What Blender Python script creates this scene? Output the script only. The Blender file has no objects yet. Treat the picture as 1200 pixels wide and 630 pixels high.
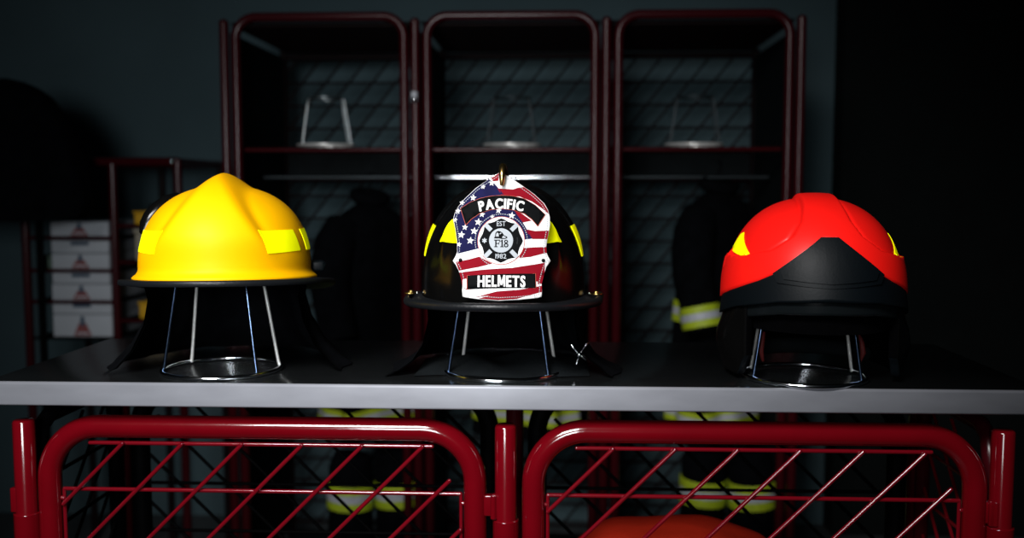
import bpy, bmesh, math, random
from mathutils import Vector, Matrix
R = math.radians
rnd = random.Random(7)
scene = bpy.context.scene
COL = scene.collection
FLOOR = -1.05            # the worktop surface is z = 0
PI = math.pi


# ------------------------------------------------------------------ materials
def mat(name, color, rough=.5, metal=0., noise=0., nscale=8., coat=0., bump=0., bscale=60., spec=None,
        trans=0., emis=0., stretch=None):
    m = bpy.data.materials.new(name)
    m.use_nodes = True
    nt = m.node_tree
    b = nt.nodes['Principled BSDF']
    c = (*color, 1)
    b.inputs['Base Color'].default_value = c
    b.inputs['Roughness'].default_value = rough
    b.inputs['Metallic'].default_value = metal
    b.inputs['Coat Weight'].default_value = coat
    b.inputs['Coat Roughness'].default_value = .08
    b.inputs['Transmission Weight'].default_value = trans
    if spec is not None:
        b.inputs['Specular IOR Level'].default_value = spec
    if emis:
        b.inputs['Emission Color'].default_value = c
        b.inputs['Emission Strength'].default_value = emis
    tc = nt.nodes.new('ShaderNodeTexCoord')
    mp = nt.nodes.new('ShaderNodeMapping')
    if stretch:
        mp.inputs['Scale'].default_value = stretch
    nt.links.new(tc.outputs['Object'], mp.inputs['Vector'])
    if noise:
        n = nt.nodes.new('ShaderNodeTexNoise')
        n.inputs['Scale'].default_value = nscale
        n.inputs['Detail'].default_value = 5
        nt.links.new(mp.outputs['Vector'], n.inputs['Vector'])
        cr = nt.nodes.new('ShaderNodeValToRGB')
        cr.color_ramp.elements[0].position = .3
        cr.color_ramp.elements[1].position = .7
        cr.color_ramp.elements[0].color = (*[v * (1 - noise) for v in color], 1)
        cr.color_ramp.elements[1].color = (*[min(1, v * (1 + noise)) for v in color], 1)
        nt.links.new(n.outputs['Fac'], cr.inputs['Fac'])
        nt.links.new(cr.outputs['Color'], b.inputs['Base Color'])
    if bump:
        n2 = nt.nodes.new('ShaderNodeTexNoise')
        n2.inputs['Scale'].default_value = bscale
        n2.inputs['Detail'].default_value = 3
        nt.links.new(mp.outputs['Vector'], n2.inputs['Vector'])
        bp = nt.nodes.new('ShaderNodeBump')
        bp.inputs['Strength'].default_value = bump
        bp.inputs['Distance'].default_value = .002
        nt.links.new(n2.outputs['Fac'], bp.inputs['Height'])
        nt.links.new(bp.outputs['Normal'], b.inputs['Normal'])
    return m


M = {}
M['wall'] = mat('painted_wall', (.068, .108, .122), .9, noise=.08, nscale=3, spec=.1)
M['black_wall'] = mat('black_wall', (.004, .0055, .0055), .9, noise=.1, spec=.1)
M['floor'] = mat('concrete_floor', (.05, .055, .058), .5, noise=.2, nscale=5)
M['steel_top_unlit'] = mat('brushed_steel_top_unlit', (.085, .095, .10), .22, metal=.9, noise=.1, nscale=6, bump=.03, bscale=30, stretch=(1, 12, 12))  # same steel as the edge, darkened as if reflecting a dark room
M['steel_edge_lit'] = mat('brushed_steel_edge_lit', (.27, .28, .315), .5, metal=.25, noise=.10, nscale=7, stretch=(1.5, 8, 5))  # same folded sheet as the top, paled as if lit
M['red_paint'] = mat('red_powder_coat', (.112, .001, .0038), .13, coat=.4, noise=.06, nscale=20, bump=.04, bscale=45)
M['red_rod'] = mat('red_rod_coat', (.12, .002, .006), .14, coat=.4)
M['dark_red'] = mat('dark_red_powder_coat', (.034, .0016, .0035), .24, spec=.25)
M['shaded_dark_rod'] = mat('shaded_dark_wire', (.006, .002, .0025), .5, spec=.1)  # red coat darkened, putting shade into rear posts and wires
M['black_shade_rod'] = mat('black_shade_wire', (.001, .001, .0012), .6, spec=.05)  # black for the coat stand, silhouette shade for the bench rods
M['sheet'] = mat('dark_sheet', (.004, .006, .007), .7, noise=.2, nscale=20, spec=.08)
M['chrome'] = mat('chrome', (.85, .88, .92), .12, metal=1)
M['chrome_dim'] = mat('steel_wire', (.7, .72, .75), .2, metal=1)
M['steel_half_lit'] = mat('half_lit_steel_wire', (.45, .5, .52), .3, metal=1)  # stand wire toned as if partly lit
M['steel_shaded'] = mat('dimmed_steel_wire', (.05, .06, .065), .45, metal=1)  # stand and rail steel darkened as if out of the light
M['lit_wire'] = mat('lit_steel_wire', (.95, .95, .92), .32, metal=.6)  # lit copy of the stand wire, highlight put into the colour
M['shaded_wire'] = mat('shaded_steel_wire', (.10, .15, .24), .2, metal=1)  # shaded copy of the stand wire, dimness put into the colour
M['yellow'] = mat('yellow_shell', (.93, .46, .0), .5, noise=.015, nscale=30, bump=.02, bscale=220, spec=.12)
M['rubber'] = mat('black_rubber', (.0045, .0055, .007), .42, bump=.25, bscale=260, spec=.35)
M['cloth'] = mat('black_cloth', (.0018, .0021, .0028), .95, noise=.3, nscale=30, bump=.5, bscale=300, spec=.03)
M['cloth_grey'] = mat('charcoal_cloth', (.006, .0075, .0085), .95, noise=.3, nscale=18, bump=.5, bscale=200, spec=.04)
M['lime'] = mat('lime_reflective_glow', (.95, 1., .0), .6, spec=.1, emis=.22)  # slight glow stands in for light thrown back by the patches
M['lime_dull'] = mat('lime_tape', (.33, .42, .010), .6, noise=.15, nscale=90)
M['silver_tape'] = mat('silver_tape', (.36, .38, .42), .5, noise=.15, nscale=90)
M['gloss_black'] = mat('gloss_black_shell', (.002, .002, .002), .18, spec=.22)
M['matte_black'] = mat('matte_black_plastic', (.0012, .0026, .0038), .5, noise=.05, bump=.06, bscale=300, spec=.16)
M['red_shell'] = mat('red_shell', (.93, .009, .006), .38, noise=.02, nscale=25, bump=.02, bscale=200, spec=.3)
M['red_strap'] = mat('red_strap', (.10, .003, .003), .7)
M['brass'] = mat('brass', (.55, .36, .12), .25, metal=1)
M['white'] = mat('white_leather', (.70, .70, .70), .75, noise=.03, nscale=60, spec=.08, bump=.1, bscale=400)
M['flag_red'] = mat('flag_red', (.19, .003, .010), .75, noise=.05, nscale=60, spec=.06, bump=.1, bscale=400)
M['flag_blue'] = mat('flag_blue', (.008, .008, .045), .75, noise=.15, spec=.06, nscale=90, bump=.1, bscale=400)
M['ink'] = mat('black_leather', (.002, .0025, .003), .7, spec=.06, bump=.15, bscale=400)
M['silver_ink'] = mat('silver_ink', (.36, .39, .42), .6, spec=.1)
M['grey_ink'] = mat('grey_ink', (.30, .33, .36), .5)
M['orange_line'] = mat('red_stitch', (.42, .07, .04), .6)
M['box_white'] = mat('white_carton', (.42, .45, .49), .8, noise=.05, nscale=12)
M['box_red'] = mat('red_print', (.22, .06, .06), .8)
M['box_navy'] = mat('navy_print', (.05, .08, .12), .8)
M['carton_yellow'] = mat('yellow_plastic', (.55, .30, .005), .6, noise=.08)
M['carton_cream'] = mat('cream_plastic', (.30, .27, .20), .7, noise=.08)
M['bag_red'] = mat('red_bag_cloth', (.22, .010, .003), .8, spec=.05, noise=.12, nscale=14, bump=.3, bscale=120)
M['visor'] = mat('smoked_visor', (.006, .008, .009), .15, trans=.3, spec=.3)
M['liner'] = mat('black_liner', (.0008, .0008, .001), .95, noise=.2, nscale=60, spec=.01)
M['pebble_green'] = mat('green_plastic', (.10, .16, .12), .7, noise=.1)
M['olive'] = mat('olive_cloth', (.11, .11, .035), .9, noise=.2, nscale=30)
M['grey_cloth'] = mat('pale_grey_cloth', (.16, .18, .19), .9, noise=.2, nscale=30)


# ------------------------------------------------------------------ mesh helpers
class MB:
    """collects shapes and links them as ONE mesh object"""

    def __init__(s):
        s.v = []; s.f = []; s.mi = []; s.mats = []; s.sm = []

    def m(s, material):
        if material not in s.mats:
            s.mats.append(material)
        return s.mats.index(material)

    def add(s, verts, faces, material, smooth=True):
        o = len(s.v); k = s.m(material)
        s.v += [tuple(p) for p in verts]
        for f in faces:
            s.f.append(tuple(i + o for i in f)); s.mi.append(k); s.sm.append(smooth)

    def box(s, c, size, material, rz=0., bevel=0.):
        bm = bmesh.new()
        bmesh.ops.create_cube(bm, size=1)
        bmesh.ops.scale(bm, vec=size, verts=bm.verts)
        if bevel:
            bmesh.ops.bevel(bm, geom=bm.edges[:], offset=bevel, segments=3, affect='EDGES', profile=.5)
        mm = Matrix.Translation(c) @ Matrix.Rotation(rz, 4, 'Z')
        s.bm(bm, material, mm, smooth=bool(bevel))

    def bm(s, bm, material, mm=Matrix(), smooth=True):
        bm.verts.index_update()
        s.add([mm @ v.co for v in bm.verts], [[v.index for v in f.verts] for f in bm.faces], material, smooth)
        bm.free()

    def tube(s, pts, r, material, closed=False, n=10, caps=True, round_caps=False):
        pts = [Vector(p) for p in pts]
        rr = list(r) if isinstance(r, (list, tuple)) else [r] * len(pts)
        if not closed:                   # support rings keep the shading of long straight tubes true
            l0 = (pts[1] - pts[0]).length; l1 = (pts[-1] - pts[-2]).length
            f0 = min(.2, .0015 / l0); f1 = min(.2, .0015 / l1)
            a = pts[0].lerp(pts[1], f0); b = pts[-1].lerp(pts[-2], f1)
            ra = rr[0] + (rr[1] - rr[0]) * f0; rb = rr[-1] + (rr[-2] - rr[-1]) * f1
            pts = [pts[0], a] + pts[1:-1] + [b, pts[-1]]
            rr = [rr[0], ra] + rr[1:-1] + [rb, rr[-1]]
        N = len(pts)
        tang = []
        for i in range(N):
            if closed:
                t = pts[(i + 1) % N] - pts[i - 1]
            else:
                t = pts[min(i + 1, N - 1)] - pts[max(i - 1, 0)]
            tang.append(t.normalized())
        up = Vector((0, 0, 1)) if abs(tang[0].z) < .9 else Vector((0, 1, 0))
        u = tang[0].cross(up).normalized()
        verts = []; faces = []
        us = []
        for i in range(N):
            u = (u - tang[i] * u.dot(tang[i])).normalized()
            us.append(u.copy())
            w = tang[i].cross(u)
            for k in range(n):
                a = 2 * PI * k / n
                verts.append(pts[i] + (u * math.cos(a) + w * math.sin(a)) * rr[i])
        for i in range(N if closed else N - 1):
            j = (i + 1) % N
            for k in range(n):
                l = (k + 1) % n
                faces.append((i * n + k, i * n + l, j * n + l, j * n + k))
        if not closed and caps:
            for end, sgn in ((0, -1), (N - 1, 1)):
                c = pts[end]; t = tang[end]; u = us[end]; w = t.cross(u)
                base = [end * n + k for k in range(n)]
                if round_caps:
                    for q in (1, 2, 3):
                        ph = q * PI / 2 / 4
                        nb = []
                        for k in range(n):
                            a = 2 * PI * k / n
                            nb.append(len(verts))
                            verts.append(c + (u * math.cos(a) + w * math.sin(a)) * rr[end] * math.cos(ph) + t * sgn * rr[end] * math.sin(ph) * .7)
                        for k in range(n):
                            l = (k + 1) % n
                            q4 = (base[k], base[l], nb[l], nb[k])
                            faces.append(q4 if sgn > 0 else q4[::-1])
                        base = nb
                faces.append(tuple(base) if sgn > 0 else tuple(base[::-1]))
        s.add(verts, faces, material)

    def ball(s, c, r, material, scale=(1, 1, 1), seg=16):
        bm = bmesh.new()
        bmesh.ops.create_uvsphere(bm, u_segments=seg, v_segments=seg // 2 + 2, radius=r)
        s.bm(bm, material, Matrix.Translation(c) @ Matrix.Diagonal((*scale, 1)))

    def grid(s, fn, nu, nv, material, wrap=False, flip=False):
        verts = [fn(i / nu, j / nv) for j in range(nv + 1) for i in range(nu if wrap else nu + 1)]
        w = nu if wrap else nu + 1
        faces = []
        for j in range(nv):
            for i in range(nu):
                k = (i + 1) % w if wrap else i + 1
                f = (j * w + i, j * w + k, (j + 1) * w + k, (j + 1) * w + i)
                faces.append(f[::-1] if flip else f)
        s.add(verts, faces, material)

    def build(s, name, parent=None, auto=None):
        me = bpy.data.meshes.new(name)
        me.from_pydata(s.v, [], s.f)
        for mm in s.mats:
            me.materials.append(mm)
        for p, k, sm in zip(me.polygons, s.mi, s.sm):
            p.material_index = k; p.use_smooth = sm
        me.update()
        bm = bmesh.new(); bm.from_mesh(me)
        bmesh.ops.remove_doubles(bm, verts=bm.verts, dist=1e-6)
        bmesh.ops.recalc_face_normals(bm, faces=bm.faces)
        bm.to_mesh(me); bm.free()
        if auto:
            for e in me.edges: pass
            me.set_sharp_from_angle(angle=R(auto))
        o = bpy.data.objects.new(name, me)
        COL.objects.link(o)
        o.parent = parent
        return o


def tag(o, label=None, cat=None, group=None, kind=None):
    if label: o['label'] = label
    if cat: o['category'] = cat
    if group: o['group'] = group
    if kind: o['kind'] = kind
    return o


def thing(name, label, cat, loc=(0, 0, 0), rz=0., group=None):
    o = bpy.data.objects.new(name, None)
    COL.objects.link(o)
    o.location = loc; o.rotation_euler = (0, 0, rz)
    o.empty_display_size = .05
    return tag(o, label, cat, group)


def copy_tree(o, parent=None):
    c = o.copy(); COL.objects.link(c); c.parent = parent
    for ch in [x for x in bpy.data.objects if x.parent == o]:
        copy_tree(ch, c)
    return c


def struct(name, mb):
    return tag(mb.build(name), kind='structure')


def sst(a, b, x):
    t = max(0., min(1., (x - a) / (b - a)))
    return t * t * (3 - 2 * t)


def lerp(tab, x):
    if x <= tab[0][0]: return tab[0][1]
    for (x0, y0), (x1, y1) in zip(tab, tab[1:]):
        if x <= x1:
            return y0 + (y1 - y0) * (x - x0) / (x1 - x0)
    return tab[-1][1]


def poly_grid(poly, step):
    """flat polygon cut by a grid -> verts 2d, faces, ordered boundary edges"""
    bm = bmesh.new()
    bm.faces.new([bm.verts.new((x, y, 0)) for x, y in poly])
    bmesh.ops.triangulate(bm, faces=bm.faces[:])
    for ax in (0, 1):
        lo = min(p[ax] for p in poly); hi = max(p[ax] for p in poly)
        st = step[ax]
        k = math.ceil(lo / st) * st
        while k < hi:
            no = (1, 0, 0) if ax == 0 else (0, 1, 0)
            co = (k, 0, 0) if ax == 0 else (0, k, 0)
            bmesh.ops.bisect_plane(bm, geom=bm.verts[:] + bm.edges[:] + bm.faces[:], plane_co=co, plane_no=no, dist=st * 1e-4)
            k += st
    bmesh.ops.triangulate(bm, faces=bm.faces[:])
    bm.verts.index_update()
    vs = [(v.co.x, v.co.y) for v in bm.verts]
    fs = [[v.index for v in f.verts] for f in bm.faces]
    be = [(e.verts[0].index, e.verts[1].index) for e in bm.edges if len(e.link_faces) == 1]
    bm.free()
    return vs, fs, be


def decal(mb, poly, fn, off, material, step, base=None):
    vs, fs, be = poly_grid(poly, step)
    n = len(vs)
    verts = [fn(a, b, off) for a, b in vs]
    faces = [tuple(f) for f in fs]
    if base is not None:
        verts += [fn(a, b, base) for a, b in vs]
        faces += [(i, j, j + n, i + n) for i, j in be]
    mb.add(verts, faces, material, smooth=True)


# ------------------------------------------------------------------ the room
mb = MB(); mb.box((-.2, .9, FLOOR - .03), (7, 6.5, .06), M['floor']); struct('floor', mb)
mb = MB(); mb.box((-.4, 2.56, .55), (6.6, .12, 3.2), M['wall']); struct('wall_back', mb)
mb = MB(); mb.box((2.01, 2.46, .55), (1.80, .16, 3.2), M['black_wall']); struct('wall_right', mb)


# ------------------------------------------------------------------ worktop
def worktop():
    mb = MB()
    x0, x1, y0, y1, h, rd = -.735, .705, 0., .388, .0335, .004
    prof = [(y1, 0.)]
    for k in range(7):
        a = PI / 2 * k / 6
        prof.append((y0 + rd - rd * math.sin(a), -rd + rd * math.cos(a)))
    for k in range(5):
        a = PI / 2 * k / 4
        prof.append((y0 + .003 - .003 * math.cos(a), -h + .003 - .003 * math.sin(a)))
    prof += [(y1, -h)]
    n = len(prof)
    vs = [(x, y, z) for x in (x0, x1) for y, z in prof]
    mb.add(vs, [(0, 1, n + 1, n)], M['steel_top_unlit'])
    for i in range(1, n - 2):
        mb.add(vs, [(i, i + 1, n + i + 1, n + i)], M['steel_edge_lit'])
    mb.add(vs, [(n - 2, n - 1, 2 * n - 1, 2 * n - 2), (n - 1, 0, n, 2 * n - 1)], M['steel_edge_lit'], False)
    mb.add(vs, [tuple(range(n)), tuple(range(n, 2 * n))], M['steel_edge_lit'], False)
    o = mb.build('steel_worktop')
    tag(o, 'long brushed steel worktop with front edge coloured as if lit carrying the three helmets', 'worktop')


worktop()


# ------------------------------------------------------------------ rounded tube frames and wire grids
def u_frame(x0, x1, zt, zb, rad, y, seg=10, both=True):
    """path of a rounded rectangular tube frame"""
    p = []
    cs = [(x0 + rad, zt - rad, 180, 90), (x1 - rad, zt - rad, 90, 0)]
    if both:
        cs += [(x1 - rad, zb + rad, 0, -90), (x0 + rad, zb + rad, -90, -180)]
    else:
        p.append((x0, y, zb))
    for cx, cz, a0, a1 in cs:
        for k in range(seg + 1):
            a = R(a0 + (a1 - a0) * k / seg)
            p.append((cx + rad * math.cos(a), y, cz + rad * math.sin(a)))
    if not both:
        p.append((x1, y, zb))
    return p


def clip_seg(p, q, poly):
    """clip segment to a convex polygon (counter-clockwise)"""
    t0, t1 = 0., 1.
    dx, dz = q[0] - p[0], q[1] - p[1]
    for (ax, az), (bx, bz) in zip(poly, poly[1:] + poly[:1]):
        nx, nz = -(bz - az), bx - ax
        d = nx * dx + nz * dz; e = nx * (p[0] - ax) + nz * (p[1] - az)
        if abs(d) < 1e-9:
            if e < 0: return None
        elif d > 0: t0 = max(t0, -e / d)
        else: t1 = min(t1, -e / d)
    if t1 - t0 < .02: return None
    return (p[0] + dx * t0, p[1] + dz * t0), (p[0] + dx * t1, p[1] + dz * t1)


def wire_grid(mb, x0, x1, zt, zb, ch, cv, y, material, r, rows, phase, pitch, sgn=1, dy=-.005, topinset=.012):
    """horizontal rods, side rods and diagonal rods clipped to a chamfered rectangle"""
    poly = [(x0, zb), (x1, zb), (x1, zt - cv), (x1 - ch, zt), (x0 + ch, zt), (x0, zt - cv)]
    for k, z in enumerate(rows):
        a, b = (x0 + ch - topinset, x1 - ch + topinset) if z > zt - cv + 1e-4 else (x0, x1)
        mb.tube([(a, y, z), (b, y, z)], r, material, n=8, round_caps=True)
    for x in (x0, x1):
        mb.tube([(x, y, zt - cv), (x, y, zb)], r * .9, material, n=8, round_caps=True)
    span = zt - zb
    k = -40
    while k < 60:
        x = phase + k * pitch
        s = clip_seg((x, zt), (x - sgn * span, zb), poly)
        if s:
            (a, za), (b, zb_) = s
            mb.tube([(a, y + dy, za), (b, y + dy, zb_)], r, material, n=8, round_caps=True)
        k += 1


# ------------------------------------------------------------------ storage bench under the worktop
BENCH = thing('storage_bench', 'red tubular steel storage bench with wire gate doors under the steel worktop', 'bench')
TR = .0163
rows_b = [-.0965, -.1645] + [-.1645 - .085 * k for k in range(1, 10)]


def gate(x0, x1, phase, hinge_x):
    mb = MB()
    mb.tube(u_frame(x0 + TR, x1 - TR, -.056 - TR, -.99, .075, .045, 12), TR, M['red_paint'], closed=True, n=20)
    o = mb.build('door', BENCH)
    g = MB()
    wire_grid(g, x0 + .0365, x1 - .0365, -.0955, -.95, .052, .069, .045, M['red_rod'], .0031, rows_b, phase, .0861)
    for xx, s in ((x0 + .0365, -1), (x1 - .0365, 1)):     # little welded lugs to the frame
        for z in (-.178, -.60):
            g.tube([(xx, .045, z), (xx + s * .012, .045, z)], .0035, M['red_rod'], n=8)
    g.build('wire_grid', o)
    hx, hs = hinge_x
    for z in (-.178, -.86):
        h = MB()
        h.box((hx, .040, z), (.020, .012, .030), M['red_paint'], bevel=.002)
        h.tube([(hx + hs * .004, .031, z + .017), (hx + hs * .004, .031, z - .017)], .0045, M['red_paint'], n=12)
        h.build('hinge', o)


gate(-.687, -.040, -.1296, (-.0335, 1))
gate(.0098, .653, .5682, (.657, 1))
for x, lab in ((-.7035, None), (-.0128, None), (.6705, None)):
    mb = MB()
    mb.tube([(x, .04, -.0625), (x, .04, -.0640), (x, .04, -.0665), (x, .04, FLOOR + .012)], [.0120, .0142, .0153, .0153], M['red_paint'], n=20)
    mb.tube([(x, .04, -.198), (x, .04, -.9)], .0185, M['red_paint'], n=20)
    mb.box((x - .014, .034, -.178), (.010, .010, .036), M['red_paint'], bevel=.002)
    mb.build('post', BENCH)
for x in (-.7035, -.0128, .6705):
    mb = MB()
    mb.tube([(x, .352, -.056), (x, .352, FLOOR + .012)], .0153, M['dark_red'], n=16, round_caps=True)  # rear posts darker than the front ones, standing in for shade
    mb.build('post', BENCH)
for x0, x1 in ((-.687, -.040), (.0098, .653)):
    mb = MB()
    mb.tube(u_frame(x0 + TR, x1 - TR, -.06 - TR, -.99, .075, .352, 10), TR, M['black_shade_rod'], closed=True, n=14)  # back frame and grid blackened, silhouette shade in the colour
    wire_grid(mb, x0 + .02, x1 - .02, -.0975, -.95, .052, .069, .352, M['black_shade_rod'], .0031, rows_b, x0 + .1, .0861, sgn=-1, dy=.005)
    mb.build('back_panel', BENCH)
for x in (-.7035, .6705):
    mb = MB()
    p = [(x, .075, -.95), (x, .075, -.12), (x, .085, -.085), (x, .11, -.072), (x, .29, -.072), (x, .315, -.085), (x, .325, -.12), (x, .325, -.95)]
    mb.tube(p, .012, M['dark_red'] if x > 0 else M['black_shade_rod'], n=12)  # left side blackened as a silhouette, right side stays red
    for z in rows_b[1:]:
        mb.tube([(x, .075, z), (x, .325, z)], .003, M['red_rod'] if x > 0 else M['black_shade_rod'], n=6)
    for k in range(-9, 4):
        y = .075 + .08 * k
        s = clip_seg((y, -.95), (y + .86, -.09), [(.075, -.95), (.325, -.95), (.325, -.09), (.075, -.09)])
        if s:
            (a, za), (b, zb) = s
            mb.tube([(x, a, za), (x, b, zb)], .003, M['red_rod'] if x > 0 else M['black_shade_rod'], n=6)
    mb.build('side_panel', BENCH)
mb = MB(); mb.box((-.0165, .2, -.541), (1.33, .25, .02), M['sheet']); mb.build('shelf', BENCH)

# soft red bag on the inner shelf
def bag():
    t = thing('gear_bag', 'soft red orange gear bag inside the bench behind the right gate', 'bag', (.255, .215, -.528), R(2))
    mb = MB()

    def fn(u, v):
        a = 2 * PI * u
        ph = -PI / 2 + PI * v
        def se(c, e): return math.copysign(abs(c) ** e, c)
        x = .185 * se(math.cos(a), .45) * se(math.cos(ph), .42)
        y = .085 * se(math.sin(a), .6) * se(math.cos(ph), .5)
        z = .135 + .135 * se(math.sin(ph), .55)
        k = max(0, z - .16)
        z -= .22 * abs(x + .03) ** 1.5 * (1 if z > .2 else 0) * 1.4
        x += .006 * math.sin(9 * z * 8 + 3 * y * 20); z += .004 * math.sin(x * 40) * sst(.1, .25, z)
        return (x, y, z)
    mb.grid(fn, 72, 40, M['bag_red'], wrap=True)
    mb.build('body', t)
    mb = MB()
    mb.tube([(.10 + .012 * math.sin(k * .6), -.095 + .004 * math.sin(k), .03 + .021 * k) for k in range(11)], .006, M['bag_red'], n=8)
    mb.build('strap', t)
    mb = MB()
    mb.tube([(-.11 + .012 * math.sin(k * .6), -.095 + .004 * math.sin(k), .03 + .021 * k) for k in range(11)], .006, M['bag_red'], n=8)
    mb.build('strap', t)


bag()


# ------------------------------------------------------------------ wire helmet stand
def make_stand(rz, label, loc, group=None, mk='chrome', crown=0.):
    t = thing('helmet_stand', label, 'helmet stand', loc, 0, group)
    mb = MB()
    r = .0845
    mb.tube([(r * math.cos(2 * PI * k / 64), r * math.sin(2 * PI * k / 64), .0035) for k in range(64)], .0034, M['chrome' if mk == 'chrome' else 'lit_wire'], closed=True, n=10)  # locker rings take the lit wire as a painted highlight
    mb.build('base_ring', t)
    for a in (200, 142, -36, 22):
        mb = MB()
        a0 = R(a + rz)
        c, s = math.cos(a0), math.sin(a0)
        mb.tube([(c * r * .97, s * r * .97, .0036), (c * r * .965, s * r * .965, .006), (c * r * .95, s * r * .95, .012)] +
                [(c * r * (.95 - .045 * k), s * r * (.95 - .045 * k), .012 + .0235 * k) for k in range(1, 6)] +
                [(c * r * .66, s * r * .66, .142)], .0024, M['lit_wire' if mk == 'chrome' and s > 0 else 'shaded_wire' if mk == 'chrome' else mk], n=10, round_caps=True)  # rear legs lit and front legs shaded by colour
        mb.build('leg', t)
    mb = MB()
    q = .66 * r
    mb.tube([(q * math.cos(2 * PI * k / 40), q * math.sin(2 * PI * k / 40), .1435) for k in range(40)], .0024, M[mk], closed=True, n=8)
    mb.build('top_ring', t)
    if crown:                            # crossed hoops the helmet lining sits on
        for a in (R(rz + 45), R(rz + 135)):
            mb = MB()
            mb.tube([(q * math.cos(b) * math.cos(a), q * math.cos(b) * math.sin(a), .1435 + (crown - .1435) * math.sin(b)) for b in [PI * k / 20 for k in range(21)]], .0024, M['shaded_wire'], n=8)
            mb.build('crown_hoop', t)
    return t


make_stand(0, 'bent wire stand holding up the yellow helmet', (-.433, .097, 0), crown=0.252)
make_stand(0, 'bent wire stand holding up the black helmet', (-.0195, .100, 0), crown=0.258)
make_stand(0, 'bent wire stand holding up the red helmet', (.4085, .081, 0), crown=0.228)


# ------------------------------------------------------------------ helmet pieces
def dome(a, b, H, e, az, z, zbase=0., disp=None, off=0.):
    """point of a dome: az from the front, z height"""
    zf = max(0., min(.99999, (z - zbase) / H))
    r = (1 - zf ** e) ** (1 / e)
    x, y = a * r * math.sin(az), -b * r * math.cos(az)
    g = Vector(((abs(x / a) ** (e - 1)) * math.copysign(1, x) / a, (abs(y / b) ** (e - 1)) * math.copysign(1, y) / b, zf ** (e - 1) / H))
    if g.length < 1e-9: g = Vector((0, 0, 1))
    g.normalize()
    d = off
    if disp: d += disp(x, y, zf, az)
    return Vector((x, y, z)) + g * d


def phi_z(v, H, e):
    """even spacing of the rows over a superellipse"""
    return H * math.sin(v * PI / 2) ** (2 / e)


def curtain(parent, a, b, ztop, azs, prof, folds, seed, name='neck_curtain', material=None, thick=.003):
    """cloth hanging round the back and sides; prof = [(height fraction, outward offset)]"""
    rr = random.Random(seed)
    ph = [rr.uniform(0, 6) for _ in range(4)]
    mb = MB()

    def surf(o):
        def fn(u, v):
            az = azs[0] + (azs[1] - azs[0]) * u
            z = ztop * (1 - v)
            w = lerp(prof, v)
            f = folds * v * (math.sin(7 * az + ph[0]) + .6 * math.sin(13 * az + ph[1] + 2 * v) + .4 * math.sin(23 * az + ph[2]))
            k = w + f + o
            return ((a + k) * math.sin(az), -(b + k) * math.cos(az), z + .004 * v * math.sin(9 * az + ph[3]) * (1 if v < .95 else 0) + .002)
        return fn
    mb.grid(surf(0), 140, 24, material or M['cloth'])
    mb.grid(surf(-thick), 140, 24, material or M['cloth'], flip=True)
    return mb.build(name, parent)


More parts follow.
